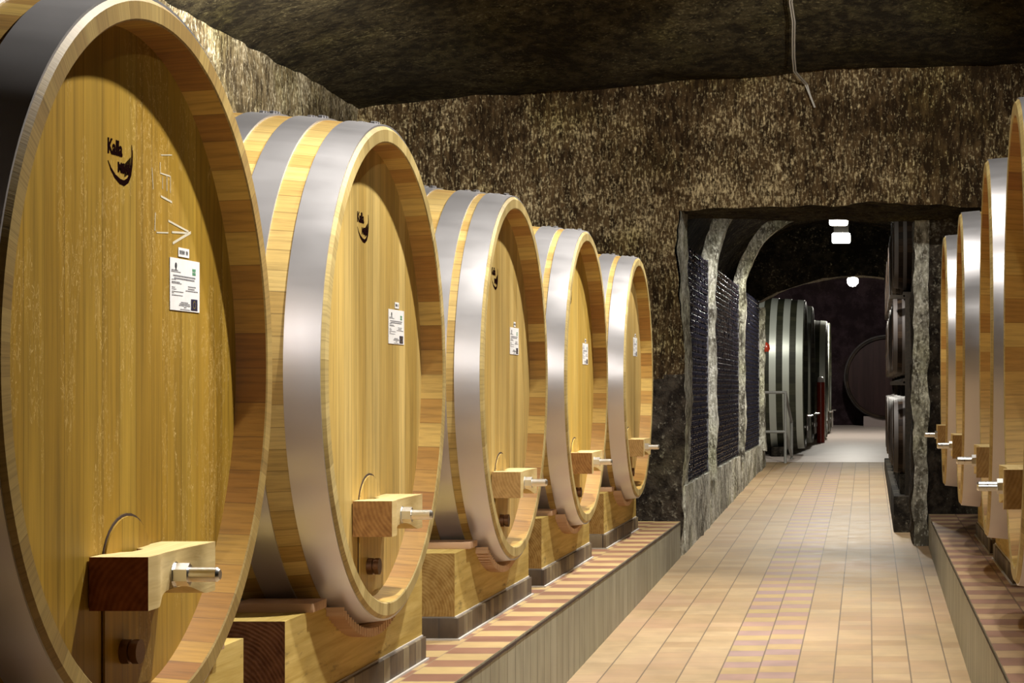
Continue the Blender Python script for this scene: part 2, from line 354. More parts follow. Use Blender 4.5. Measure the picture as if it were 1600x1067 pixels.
rock('wall_back_upper', lambda u, v: (lerp(-5, 4.6, u), WY, E_+lerp(TOP, 3.9, v)), 190, 60, ROCK, (.08, .03))
def endl(u, v): return (lerp(-5, -1.76, u), WY, E_+lerp(-1.9, TOP, v))
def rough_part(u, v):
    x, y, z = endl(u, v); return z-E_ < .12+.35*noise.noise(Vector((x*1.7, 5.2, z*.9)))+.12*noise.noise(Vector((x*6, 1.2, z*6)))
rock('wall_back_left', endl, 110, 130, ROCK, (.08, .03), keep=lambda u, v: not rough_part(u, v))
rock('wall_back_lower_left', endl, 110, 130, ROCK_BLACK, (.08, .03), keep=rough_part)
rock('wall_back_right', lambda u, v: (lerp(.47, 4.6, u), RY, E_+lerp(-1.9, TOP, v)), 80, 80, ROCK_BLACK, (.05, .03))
rock('trim_lintel', lambda u, v: (lerp(-1.8, 4.6, u), lerp(WY, RY, v), E_+TOP), 100, 20, ROCK_DARK, (.08, .03))
rock('trim_jamb_left', lambda u, v: (-1.76, lerp(WY, WY+.8, u), E_+lerp(-1.9, TOP, v)), 14, 80, PLASTER, (.05, .03))
rock('trim_jamb_right', lambda u, v: (lerp(.47, .62, u), RY-.03, E_+lerp(-1.7, TOP, v)), 6, 80, PLASTER, (.04, .03))
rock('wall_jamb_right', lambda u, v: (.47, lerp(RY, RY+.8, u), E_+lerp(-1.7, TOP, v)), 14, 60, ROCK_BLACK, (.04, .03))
def vault(u, v):                                     # the vault comes down towards the end wall
    x = lerp(-4.95, 4.5, u); y = lerp(-2.6, WY+.15, v); t = max(0, min(1, (WY-.1-y)/2.6)); t = t*t*(3-2*t)
    pts = ((-4.95, 2.64), (-4.3, 2.72), (-2, 2.87), (-.6, 3.0), (1.5, 3.08), (4.5, 2.95))
    for (xa, za), (xb, zb) in zip(pts, pts[1:]):
        if x <= xb+1e-6: zw = lerp(za, zb, (x-xa)/(xb-xa)); break
    return (x, y, E_+lerp(zw, max(zw, 2.66+1.0*max(0, math.sin(PI*u))**.8), t))
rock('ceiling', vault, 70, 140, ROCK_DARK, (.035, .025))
# floor, platforms
b = MB(); b.add([(-1.78, -2.6, floor_z(-2.6)), (.9, -2.6, floor_z(-2.6)), (.9, WY, floor_z(WY)), (-1.78, WY, floor_z(WY))], [(0, 1, 2, 3)])
b.add([(-1.78, WY, floor_z(WY)), (1.4, WY, floor_z(WY)), (1.4, 34, floor_z(34)), (-2.4, 34, floor_z(34)), (-2.4, WY, floor_z(WY))], [(0, 1, 2, 3, 4)])
struct(b.obj('floor', FLOOR))
b = MB(); b.add([(-6, 34, floor_z(34)-.002), (3, 34, floor_z(34)-.002), (3, 52, floor_z(52)), (-6, 52, floor_z(52))], [(0, 1, 2, 3)]); struct(b.obj('floor_rear', CONCRETE))
PZ = EYE-1.265
def platform(name, x0, x1, y1, mats, edge):
    b = MB()
    xm = edge+(-.49 if x0 < 0 else .55); xa, xb = (xm, x1) if x0 < 0 else (x0, xm); xc, xd = (x0, xm) if x0 < 0 else (xm, x1)
    b.add([(xa, -2.6, PZ), (xb, -2.6, PZ), (xb, y1, PZ), (xa, y1, PZ)], [(0, 1, 2, 3)], 0)
    b.add([(xc, -2.6, PZ), (xd, -2.6, PZ), (xd, y1, PZ), (xc, y1, PZ)], [(0, 1, 2, 3)], 2)
    b.add([(edge, -2.6, -.2), (edge, y1, -.2), (edge, y1, PZ), (edge, -2.6, PZ)], [(0, 1, 2, 3)], 1)
    b.add([(x0, y1, -.2), (x1, y1, -.2), (x1, y1, PZ), (x0, y1, PZ)], [(0, 1, 2, 3)], 1)
    return struct(b.obj(name, mats))
platform('floor_platform_left', -5, -1.773, WY-.03, [STEP, KERB, SHADE_SCREED], -1.773)
platform('floor_platform_right', .612, 4.5, RY-.1, [STEPR, KERB, SHADE_SCREED], .612)
# the dark joint line under the step nosing
for n, (x, y1, s) in (('trim_1', (-1.773, WY-.03, 1)), ('trim_2', (.612, RY-.1, -1))):
    b = MB()
    for k in range(170):
        y = -2.5+k*.123
        if y > y1-.1: break
        r = .0045+.004*random.random(); b.box((x-.004, y, PZ-.016-r), (x+s*.004, y+.123, PZ-.012+r*.4))
    struct(b.obj(n, GAP))

# ------------------------------------------------------------------ the big casks
def px_head(px, py, a, i=None):                      # photograph pixel -> (Y, eye z) on a plane X = -a
    Y = 3000*a/(1355-px); return Y, (606-py)*Y/3000
REC = .10
def bar_mesh(depth, L=.52, H=.142):
    b = MB(); n = 24; v = []; x0 = -REC+.004
    for k in range(n+1):
        t = -1+2*k/n; y = t*L/2; q = max(0., 1-(t/.72)**2); q = q*q*(3-2*q)
        xf = depth-.024*q; zb = -H/2+.034*q; zt = H/2-.004*q
        xb = x0+ (.03 if abs(t) < .22 else 0)
        v += [(xb, y, zb), (xf, y, zb), (xf, y, zt), (xb, y, zt)]
    for k in range(n):
        o = k*4
        b.add(v[o:o+8], [(0, 1, 5, 4), (1, 2, 6, 5), (2, 3, 7, 6), (3, 0, 4, 7)], 0)
    b.add(v[:4], [(0, 1, 2, 3)], 1); b.add(v[-4:], [(3, 2, 1, 0)], 1)
    return b
def ribbon(b, pts, w, x, mi=0, taper=None):
    """flat stroke in the y-z plane standing 1.5 mm proud at x"""
    n = len(pts); L = []; R = []
    for i, p in enumerate(pts):
        p = Vector(p); q0 = Vector(pts[max(0, i-1)]); q1 = Vector(pts[min(n-1, i+1)]); d = (q1-q0).normalized(); nn = Vector((-d.y, d.x))
        ww = w*(taper[i] if taper else 1)/2; L.append(p+nn*ww); R.append(p-nn*ww)
    poly = L+R[::-1]
    m = len(poly); v = [(x, p.x, p.y) for p in poly]+[(x+.0004, p.x, p.y) for p in poly]
    f = [(i, i+1, 2*n-2-i, 2*n-1-i) for i in range(n-1)]
    b.add(v, [tuple(j+m for j in q) for q in f]+[(k, (k+1) % m, m+(k+1) % m, m+k) for k in range(m)], mi)
def text_obj(name, txt, size, loc, parent, sx=1., mat=INK):
    c = bpy.data.curves.new(name, 'FONT'); c.body = txt; c.size = size; c.extrude = .0003; c.offset = .002
    tmp = bpy.data.objects.new(name, c); C.objects.link(tmp); bpy.context.view_layer.update()
    me = bpy.data.meshes.new_from_object(tmp.evaluated_get(bpy.context.evaluated_depsgraph_get())); bpy.data.objects.remove(tmp)
    me.materials.clear(); me.materials.append(mat)
    o = bpy.data.objects.new(name, me); C.objects.link(o); o.location = loc; o.parent = parent
    o.rotation_euler = (PI/2, 0, PI/2); o.scale = (sx, 1, 1); return o
def brand(root, hx, cy, cz, det):
    b = MB(); key = [(-.088, -.018), (-.068, -.038), (-.040, -.055), (-.005, -.066), (.025, -.068), (.052, -.058), (.070, -.038), (.080, -.010), (.083, .020), (.080, .044)]
    tp = [.15, .5, .85, 1.1, 1.2, 1.15, 1.05, .85, .6, .2]
    ribbon(b, [(cy+p, cz+q) for p, q in key], .013, hx, 0, tp)
    for k in range(6):
        y = cy+.030+k*.0075; ribbon(b, [(y, cz-.050+k*.003), (y+.002, cz-.012+k*.004)], .004, hx)
    o = b.obj('brand_mark', INK, root)
    o['label'] = 'burnt-in black crescent brand with small lettering'
    text_obj('lettering', 'Kalla', .056, (hx+.0002, cy-.092, cz+.004), o, .95)
    text_obj('lettering', 'Mih\u00e1ly', .036, (hx+.0002, cy-.020, cz-.040), o, 1.05)
def notice(root, hx, cy, cz, W=.255, H=.15, det=True, tagdy=0., tagw=.085):
    b = MB(); b.box((hx, cy-W/2, cz-H/2), (hx+.0015, cy+W/2, cz+H/2)); o = b.obj('paper_notice', PAPER, root)
    o['label'] = 'white printed paper notice with a dark blue flag'
    X = hx+.0016
    t = MB()
    def bar(u0, u1, v, h): t.box((X, cy-W/2+u0*W, cz+H/2-v*H-h*H/2), (X+.0006, cy-W/2+u1*W, cz+H/2-v*H+h*H/2))
    def words(u0, u1, v, h):
        u = u0
        while u < u1-.005: L = random.uniform(.02, .07); bar(u, min(u1, u+L), v, h); u += L+.012
    for (u0, u1, v, h) in ((.05, .26, .23, .014), (.04, .36, .26, .014), (.1, .86, .335, .026), (.14, .82, .385, .026),
                           (.06, .2, .41, .013), (.06, .32, .455, .013), (.06, .38, .48, .013), (.06, .16, .56, .013), (.06, .2, .595, .013),
                           (.06, .44, .64, .013), (.06, .14, .67, .013), (.06, .42, .71, .013), (.6, .86, .515, .018), (.6, .82, .56, .018),
                           (.52, .94, .6, .018), (.36, .6, .835, .015), (.32, .66, .865, .015), (.3, .68, .895, .015), (.46, .54, .93, .015), (.34, .66, .97, .012)):
        words(u0, u1, v, h)
    t.obj('printed_text', PRINT, o)
    t = MB(); t.lathe([(X, 0), (X, .055*H), (X+.0006, .055*H), (X+.0006, 0)], 12, 'x', (0, cy-W*.31, cz+H*.36)); t.box((X, cy-W*.325, cz+H*.27), (X+.0006, cy-W*.295, cz+H*.33)); t.obj('crest', BLACKPRINT, o)
    t = MB()
    for (du, dv) in ((0, 0), (.06, 0), (0, -.07), (.06, -.07)): t.box((X, cy+W*(.25+du), cz+H*(.29+dv)), (X+.0006, cy+W*(.295+du), cz+H*(.345+dv)))
    t.obj('green_logo', GREEN, o)
    t = MB(); t.box((X, cy+W*.2, cz-H*.47), (X+.0006, cy+W*.42, cz-H*.25)); fl = t.obj('printed_flag', [FLAGBLUE, YELLOW], o)
    t = MB()
    for k in range(12):
        a = k*PI/6; y = cy+W*.31+math.cos(a)*H*.07; z = cz-H*.36+math.sin(a)*H*.07; t.box((X+.0007, y-.0013, z-.0013), (X+.0011, y+.0013, z+.0013))
    t.obj('flag_stars', YELLOW, o)
    ty = cy+tagdy; tz = cz+H/2+.02
    b = MB(); b.box((hx, ty-tagw/2, tz-.0135), (hx+.0015, ty+tagw/2, tz+.0135)); g = b.obj('paper_tag', PAPER, root)
    t = MB(); y = ty-tagw*.4
    while y < ty+tagw*.36:
        if abs(y-ty-tagw*.08) > tagw*.05: t.box((X, y, tz-.006), (X+.0006, y+.004, tz+.006)); t.box((X, y, tz-.0015+random.uniform(-.004, .004)), (X+.0006, y+.0075, tz+.0005))
        y += .009
    t.obj('printed_text', BLACKPRINT, g)
def hoop_set(layout, Lh):
    out = [];
    for (u, wd) in layout: out.append((u, wd))
    for (u, wd) in layout[::-1]: out.append((Lh-u-wd, wd))
    return out
def cask(label, group, loc, rotz, R=1., Lh=2.4, bulge=.075, layout=((.012, .128), (.225, .105), (.415, .105), (.64, .105)),
         staves=OAK, head=None, steel=STEEL, endmat=END_BROWN, name='wine_cask', bar=True, th=.068, hatch=True, seg=128, plug=True, rivets=True, bardepth=.06, barh=.142, chime=None, rim=None, barz=-.582):
    """origin: bottom of the bilge under the cask; local +x looks out of the head, head rim at x = 0"""
    zc = R+bulge
    root = thing(name, label, 'cask', loc, rotz, group)
    prof_r = lambda u: R+bulge*(1-((u-Lh/2)/(Lh/2))**2)
    b = MB(); n = 24
    outer = [(-Lh*k/n, prof_r(Lh*k/n)-(.012 if k in (0, n) else 0)) for k in range(n+1)]
    outer.insert(1, (-.012, prof_r(.012))); outer.insert(-1, (-Lh+.012, prof_r(Lh-.012)))
    ri = R-th
    b.lathe([(-REC-.03, ri-.012), (-REC, ri-.004), (-.004, ri+.004)], seg, 'x', mi=1); b.lathe([(-.004, ri+.004), (0, ri+.009), outer[0], outer[1]], seg, 'x', mi=2)
    b.lathe(outer[1:]+[(-Lh, ri), (-Lh+REC, ri)], seg, 'x'); b.obj('staves', [staves, chime or staves, rim or staves], root, (0, 0, zc))
    b = MB(); b.lathe([(-REC-.04, ri), (-REC, ri), (-REC, 0)], seg, 'x', smooth=False); b.obj('head', head, root, (0, 0, zc))
    b = MB(); b.lathe([(-Lh+REC+.02, 0), (-Lh+REC+.02, ri+.01)], seg, 'x', smooth=False); b.obj('back_head', head, root, (0, 0, zc))
    for (u, wd) in hoop_set(layout, Lh):
        b = MB(); q = [(-u-wd*k/4, prof_r(u+wd*k/4)) for k in range(5)]
        pr = [(x, r+.0075) for x, r in q]+[(x, r-.003) for x, r in q[::-1]]
        b.lathe(pr, seg, 'x', closed=True)
        if rivets:
            for k in range(3):
                for s in (.3, .7):
                    a = .05+k*.035; b.lathe([(-u-wd*s-.011, 0), (-u-wd*s-.008, .012), (-u-wd*s+.008, .012), (-u-wd*s+.011, 0)], 8, 'x', (0, -math.sin(a)*(prof_r(u)+.009), math.cos(a)*(prof_r(u)+.009)))
        b.obj('hoop', steel, root, (0, 0, zc))
    hx = -REC
    if hatch:
        b = MB(); g = MB(); w2 = .165; zt = -.42; z0 = -math.sqrt((ri-.02)**2-w2**2)
        def door(w, top, x1):
            return [(-w, z0), (w, z0)]+[(w*math.cos(t), zt-.13+(.13+top)*math.sin(t)) for t in [PI*k/16 for k in range(17)]], x1
        p, x1 = door(w2, 0, 0); b.prism(p, hx, hx+.008, 'x'); p, x1 = door(w2+.006, .008, 0); g.prism(p, hx, hx+.003, 'x')
        h = b.obj('hatch_door', head, root, (0, 0, zc)); o = g.obj('hatch_groove', GAP, root, (0, 0, zc))
    if bar:
        br = bar_mesh(bardepth, .52, barh).obj('closing_bar', [BARWOOD, endmat], root, (0, 0, zc+barz))
        br['label'] = 'pale wooden closing bar with darker end grain'
        bo = MB(); xs = bardepth-.024
        bo.lathe([(xs-.01, 0), (xs-.01, .0205), (xs+.118, .0205), (xs+.126, .014), (xs+.126, 0)], 20, 'x'); o = bo.obj('bolt', BOLT, br)
        nt = MB(); nt.lathe([(xs-.004, 0), (xs-.004, .036), (xs+.003, .036), (xs+.003, .0)], 24, 'x', smooth=False)
        nt.lathe([(xs+.003, .018), (xs+.003, .032), (xs+.042, .032), (xs+.042, .018)], 6, 'x', smooth=False); o = nt.obj('nut', BOLT, br)
    if plug:
        b = MB(); b.lathe([(hx+.008, 0), (hx+.008, .034), (hx+.03, .034), (hx+.032, .029), (hx+.036, .029), (hx+.038, .034), (hx+.056, .034), (hx+.056, .0)], 24, 'x', (0, -.04, 0)); b.obj('drain_plug', PLUG, root, (0, 0, zc-.79))
    return root, zc, hx
def cradle(label, x0, Y, zbar, group, dark=False, side=1, length=2.1, top=-.83, R=1.042, head_off=2.06):
    """timber saddle beam at the front of a cask, on the plinth; side +1 left row, -1 right row"""
    zb = EYE-1.147; zt = EYE+top; xf = -x0*side; w = .30
    root = thing('cask_cradle', label, 'cradle', (xf-side*w/2, Y, zb), 0, group)
    for nm, dx in (('saddle_beam', 0), ('saddle_beam', -side*1.75)):
        b = MB(); c = EYE+zbar-zb; poly = [(-length/2, 0), (length/2, 0), (length/2, zt-zb)]
        Rr = R+.012; hh = c-(zt-zb); yy = math.sqrt(max(0.01, Rr*Rr-hh*hh))
        a0 = math.asin(min(1, yy/Rr))
        for k in range(21): a = a0-2*a0*k/20; poly.append((Rr*math.sin(a), c-Rr*math.cos(a)))
        poly.append((-length/2, zt-zb))
        n = len(poly); lo, hi = -w/2, w/2
        v = [(lo, *p) for p in poly]+[(hi, *p) for p in poly]
        bm_f = [tuple(range(n))[::-1], tuple(range(n, 2*n))]
        b.add(v, bm_f, 0); b.add(v, [(k, (k+1) % n, n+(k+1) % n, n+k) for k in range(n) if k not in (1, n-1)], 0)
        b.add(v, [(k, (k+1) % n, n+(k+1) % n, n+k) for k in (1, n-1)], 1)
        o = b.obj(nm, [BEAM, BEAM_END_DARK if dark else BEAM_END], root, (dx, 0, 0))
        # toothed packing strip between saddle and hoop
        if dx == 0:
            s = MB()
            for k in range(30):
                a = a0*.92-2*a0*.92*k/29; y, z = (Rr-.004)*math.sin(a), c-(Rr-.004)*math.cos(a)
                s.box((side*w/2-.06 if side > 0 else -w/2-.05, y-.008, z-.024), (side*w/2+.065 if side > 0 else -w/2+.06, y+.008, z+.010))
            s.obj('packing_strip', TEETH, root)
    for sgn in (-1, 1):
        b = MB(); b.box((-.12, sgn*.70-.09, zt-zb), (.175, sgn*.70+.09, zt-zb+.034), 0, .003); b.obj('wedge_board', PINK, root)
    return root
def plinth(n, x0, Y, side, length=2.1):
    b = MB(); x1 = -x0*side-side*1.95+side*1.95
    xa, xb = sorted((-x0*side+side*.008, -x0*side-side*2.2))
    b.box((xa, Y-length/2-.008, PZ), (xb, Y+length/2+.008, EYE-1.155), 0, .004)
    b.box((xa+.012, Y-length/2+.004, EYE-1.155), (xb-.012, Y+length/2-.004, EYE-1.147), 1)
    b.box((xa-.012, Y-length/2-.02, PZ), (xb+.012, Y+length/2+.02, PZ+.009), 1)
    struct(b.obj('trim_%d' % n, [PLINTH, MORTAR]))

LAB = ['huge amber oak cask filling the left edge, nearest of the left row',
       'pale oak cask with bright steel hoops, second of the left row from the camera',
       'pale oak cask in the middle of the left row of five',
       'yellow oak cask, fourth along the left row, before the last one',
       'smallest looking oak cask at the far end of the left row, by the rock wall']
NOT = [((288, 446), 2.055, .25, .155), ((618.5, 511), 2.045, .275, .148), ((803, 533), 2.042, .27, .155), ((914, 553), 2.022, .26, .15), ((992, 542), 2.01, .27, .16)]
BRD = [(188, 246), (567, 350), (773, 431), (890, 458), (978.5, 488)]
LAYA = ((.012, .128), (.228, .11), (.425, .105), (.64, .105)); LAYB = ((.012, .125), (.178, .12), (.42, .11), (.64, .105))
for i, (a, Y, z) in enumerate(LEFT):
    R, bu = 1., .075
    root, zc, hx = cask(LAB[i], 'large oak casks in the left row', (-a, Y, EYE+z-R-bu), 0, R, 2.4, bu, LAYA if i < 2 else LAYB,
                        OAKB if i == 0 else OAK, HEADS[i], STEEL, (END_RED, END_BROWN, END_TAN, END_BROWN, END_TAN)[i], chime=CHIME_A if i == 0 else CHIME_B, rim=RIM_A if i == 0 else RIM_B)
    (px, ap, W, H) = NOT[i]; yy, zz = px_head(*px, ap); notice(root, hx+.0005, yy-Y, zz-z+zc, W, H, True, -.01 if i == 0 else .01, (.09, .07, .06, .06, .06)[i])
    yy, zz = px_head(*BRD[i], ap); brand(root, hx+.0005, yy-Y, zz-z+zc, i == 0)
    if i == 0:
        def st(p, wd):
            pts = []
            for (u, v) in p: q = px_head(150+u/3.556, 200+v/3.556, 2.055); pts.append((q[0]-Y, q[1]-z+zc))
            b = MB(); ribbon(b, pts, wd, hx+.0005); b.obj('chalk_stroke', CHALK, root)['label'] = 'white chalk stroke'
        for p, wd in (([(400, 515), (512, 576)], .006), ([(425, 640), (525, 580)], .008), ([(420, 578), (505, 584)], .006), ([(335, 580), (400, 582)], .004),
                      ([(328, 470), (325, 570)], .004), ([(355, 190), (355, 250), (410, 268)], .004), ([(368, 270), (368, 340)], .003), ([(392, 268), (392, 350)], .003),
                      ([(412, 268), (412, 360)], .003), ([(358, 378), (420, 412)], .006), ([(310, 220), (316, 340)], .003), ([(360, 150), (420, 150)], .003)): st(p, wd)
    cradle(['cradle beam under the huge nearest cask, only its pale far end in view',
            'cradle beam with dark ringed end under the second left cask',
            'yellow cradle beam with ringed end grain under the middle left cask',
            'cradle beam under the fourth cask of the left row',
            'cradle beam under the last left cask by the rock wall'][i], 2.07, Y, z, 'cradle beams of the left row', i == 1)
    plinth(3+i, 2.06, Y, 1)
cask('unseen oak cask added to shade the nearest left one, out of view', 'large oak casks in the left row', (-1.955, 2.62, EYE+.065-1.075), 0, 1., 2.4, .075, LAYA, OAKB, HEADS[0], STEEL, END_RED, seg=64, chime=CHIME_A, rim=RIM_A)  # out of view, added with cradle and plinth to shade its neighbour
cradle('cradle beam of the added shading cask out of view', 2.07, 2.62, .065, 'cradle beams of the left row')
plinth(8, 2.06, 2.62, 1)
LABR = ['oak cask cut off by the right picture edge, nearest of the right row',
        'oak cask with broad bright hoop, second of the right row',
        'oak cask third along the right row, behind the second one',
        'furthest oak cask of the right row, beside the doorway pillar']
for i, (a, Y, z) in enumerate(RIGHT):
    R, bu = 1., .06
    cask(LABR[i], 'large oak casks in the right row', (a, Y, EYE+z-R-bu), PI-(.030, .0305, .0225, .015)[i], R, 2.4, bu, ((.014, .125), (.228, .11), (.425, .105), (.64, .105)), OAK, HEADS[(2, 1, 2, 4)[i]], STEEL, END_TAN, bardepth=.05, barh=.16, chime=CHIME_B, rim=RIM_B, barz=-.60)
    cradle(['cradle beam under the nearest right cask at the picture edge', 'cradle beam under the second cask of the right row',
            'cradle beam under the third cask of the right row', 'cradle beam under the furthest right cask'][i], .95, Y, z, 'cradle beams of the right row', False, -1, 1.9, -.66, 1.045)
    plinth(9+i, .94, Y, -1, 1.9)

# ------------------------------------------------------------------ tunnel beyond the opening
T0, T1 = WY+.4, 33.0
XC = -.52
def tvault(u, v):
    a = PI*u; c = math.cos(PI-a); s = math.sin(a); rx = 1.9 if c < 0 else 2.3
    return (XC+c*rx, lerp(T0-.3, T1, v), E_+1.25+1.5*s)
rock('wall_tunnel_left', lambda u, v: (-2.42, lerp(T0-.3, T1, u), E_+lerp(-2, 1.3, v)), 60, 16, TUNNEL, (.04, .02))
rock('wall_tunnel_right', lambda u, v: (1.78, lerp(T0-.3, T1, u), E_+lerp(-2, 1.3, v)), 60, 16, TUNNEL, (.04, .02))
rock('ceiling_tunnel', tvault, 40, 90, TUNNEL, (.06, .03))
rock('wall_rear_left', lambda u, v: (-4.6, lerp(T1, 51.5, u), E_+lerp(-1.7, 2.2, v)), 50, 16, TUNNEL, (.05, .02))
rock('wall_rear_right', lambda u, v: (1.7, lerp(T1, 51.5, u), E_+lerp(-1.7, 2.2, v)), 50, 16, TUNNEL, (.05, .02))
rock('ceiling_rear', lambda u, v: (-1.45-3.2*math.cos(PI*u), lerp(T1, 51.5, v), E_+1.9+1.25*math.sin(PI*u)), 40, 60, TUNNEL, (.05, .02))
rock('wall_rear', lambda u, v: (lerp(-5, 2.2, u), 51.2, E_+lerp(-1.5, 3.4, v)), 40, 30, BACKWALL, (.03, .01))
HY = 32.15                                           # cross wall with a low arch where the tunnel meets the rear hall
def header(u, v):
    x = lerp(-2.45, 1.8, u); return (x, HY, E_+lerp(1.88-.42*((x+.1)/1.66)**2, 2.95, v))
rock('wall_header', header, 60, 20, TUNNEL, (.03, .02))
rock('trim_25', lambda u, v: (lerp(-2.45, 1.8, u), lerp(HY, HY+.5, v), E_+1.88-.42*((lerp(-2.45, 1.8, u)+.1)/1.66)**2), 50, 8, PLASTER, (.03, .02))
rock('wall_header_left', lambda u, v: (lerp(-4.8, -1.95, u), T1+.3, E_+lerp(-1.7, 1.95, v)), 16, 20, TUNNEL, (.03, .02))
# plastered plinth wall under the racks, pillars and ribs
b = MB(); b.box((-2.45, WY+.35, 0), (-1.76, T1-.1, EYE-.95)); struct(rock('trim_20', lambda u, v: (-1.76, lerp(WY+.4, T1-.1, u), lerp(.2, EYE-.94, v)), 120, 10, PLASTER, (.03, .03)))
struct(b.obj('trim_21', PLASTER))
PIL = [21.75, 26.85, 31.9]
for k, py in enumerate(PIL):
    hw = .10
    def pill(u, v, py=py):
        a = u; p = [(-2.4, py-hw), (-1.70, py-hw), (-1.70, py+hw), (-2.4, py+hw)]
        s = min(2.999, u*3); i = int(s); t = s-i
        return (lerp(p[i][0], p[i+1][0], t), lerp(p[i][1], p[i+1][1], t), lerp(.9, EYE+1.32, v))
    rock('trim_%d' % (22+k), pill, 24, 50, PLASTER, (.03, .025))
    if k == 2: break
    def rib(u, v, py=py):
        t = PI*(1-u*.86); c = math.cos(t); s = math.sin(t); rx = 1.18 if c < 0 else 1.8
        q = [(.17, -hw), (0, -hw), (0, hw), (.17, hw)]; ss = min(2.999, v*3); i = int(ss); f = ss-i
        dr, dy = lerp(q[i][0], q[i+1][0], f), lerp(q[i][1], q[i+1][1], f)
        return (XC+c*(rx+dr), py+dy, E_+1.3+s*(1.16+dr))
    rock('trim_%d' % (26+k), rib, 60, 18, PLASTER, (.03, .025))

# bottle racks
ROWS, RP = 36, .0655
def bottle_mesh():
    b = MB(); b.lathe([(-.010, 0), (-.003, .018), (0, .025), (-.003, .0295), (-.016, .031), (-.17, .031), (-.2, .022), (-.22, .0125), (-.27, .012), (-.272, 0)], 12, 'x'); return b
bt = bottle_mesh().obj('wine_bottle', GLASS); bm_me = bt.data
bays = [(WY+.85, PIL[0]-.16), (PIL[0]+.16, PIL[1]-.16), (PIL[1]+.16, PIL[2]-.16)]
BL = 'dark wine bottle lying base-out in the nearest bay of the wire rack'
first = True; count = 0; rest = MB(); bv = [v.co[:] for v in bm_me.vertices]; bf = [tuple(p.vertices) for p in bm_me.polygons]
small = MB(); small.lathe([(-.008, 0), (0, .024), (-.003, .0295), (-.016, .031), (-.18, .031)], 8, 'x')
for k, (y0, y1) in enumerate(bays):
    rk = thing('bottle_rack', ['wire bottle rack in the first bay of the tunnel, nearest the doorway', 'wire bottle rack in the middle bay between two pale pillars',
                               'wire bottle rack in the farthest bay before the railing'][k], 'bottle rack', (-2.0, (y0+y1)/2, EYE-.94), 0, 'bottle racks along the tunnel')
    L = (y1-y0)/2
    f = MB()
    for s in (-1, 1):
        for x in (.2, -.3): f.box((x-.012, s*L-.012 if s < 0 else L-.012, 0), (x+.012, s*L+.012, ROWS*RP+.02))
    f.obj('frame', WIRE, rk)
    f = MB(); f.box((-.32, -L, 0), (-.31, L, ROWS*RP+.02)); f.obj('back_panel', BLACKWOOD, rk)
    for j in range(ROWS+1):
        f = MB(); f.box((-.30, -L, j*RP), (.19, L, j*RP+.003)); f.obj('shelf', WIRE, rk)
    ny = int((y1-y0)/.066)
    for c in range(ny):
        for j in range(ROWS):
            p = (-1.79+random.uniform(-.010, .010), y0+.035+c*.066, EYE-.94+j*RP+.003+.031)
            if count < 300:
                if count == 0: o = bt
                else: o = bt.copy(); C.objects.link(o)
                o.location = p; tag(o, BL, 'bottle', 'wine bottles in the tunnel racks'); count += 1
            else: rest.add([(q[0]+p[0], q[1]+p[1], q[2]+p[2]) for q in small.v], small.f, 0, True)
struct(tag(rest.obj('wine_bottles', GLASS), 'mass of dark wine bottles filling the rest of the tunnel racks', 'bottles'), 'stuff')

# stacked old barrels on the right of the tunnel
b = MB(); b.box((.285, 20.75, .1), (1.36, 32.0, EYE-1.17), 0, .01); struct(b.obj('trim_30', BLACKSTONE))
def old_barrel(R, Lh):
    root = thing('old_barrel', '', 'barrel', (0, 0, 0)); zc = R
    pr = lambda u: R-.055+.055*(1-((u-Lh/2)/(Lh/2))**2)
    b = MB(); n = 12; ri = R-.055-.028
    b.lathe([(-.05, ri), (-.003, ri+.003), (0, ri+.008)]+[(-Lh*k/n, pr(Lh*k/n)) for k in range(n+1)]+[(-Lh, ri), (-Lh+.05, ri)], 40, 'x'); b.obj('staves', BROWNOAK, root, (0, 0, zc))
    b = MB(); b.lathe([(-.05, ri+.01), (-.05, 0)], 40, 'x', smooth=False); b.obj('head', OLDHEAD, root, (0, 0, zc))
    b = MB(); b.lathe([(-Lh+.05, ri+.01), (-Lh+.05, 0)], 40, 'x', smooth=False); b.obj('back_head', OLDHEAD, root, (0, 0, zc))
    for (u, wd) in hoop_set(((.004, .045), (.1, .04), (.26, .04)), Lh):
        b = MB(); b.lathe([(-u, pr(u)+.004), (-u-wd, pr(u+wd)+.004), (-u-wd, pr(u+wd)-.003), (-u, pr(u)-.003)], 40, 'x', closed=True); b.obj('hoop', RUST, root, (0, 0, zc))
    return root
def dup(root, loc, rotz, label, group):
    r = root.copy(); C.objects.link(r); r.location = loc; r.rotation_euler = (0, 0, rotz); r['label'] = label; r['group'] = group
    for ch in list(root.children):
        c = ch.copy(); C.objects.link(c); c.parent = r
        for g in ch.children: d = g.copy(); C.objects.link(d); d.parent = c
    return r
ob = old_barrel(.455, .92); used = False
names = ['bottom', 'middle', 'top']
YS = [21.35+.99*k for k in range(11)]
order = ['nearest', 'second', 'third', 'fourth', 'fifth', 'sixth', 'seventh', 'eighth', 'ninth', 'tenth', 'farthest']
for rI, zb in enumerate((-.985, .125, 1.06)):
    for k, y in enumerate(YS):
        lab = 'dark old barrel, %s from the doorway in the %s row of the right tunnel stack' % (order[k], names[rI])
        loc = (.29+random.uniform(-.012, .012), y, EYE+zb); g = 'old barrels stacked along the tunnel'
        if not used: ob.location = loc; ob.rotation_euler = (0, 0, PI); ob['label'] = lab; ob['group'] = g; used = True
        else: dup(ob, loc, PI, lab, g)
rk = thing('barrel_rack', 'black timber rack carrying the upper old barrels in the tunnel', 'rack', (.75, 20.9, EYE-1.17))
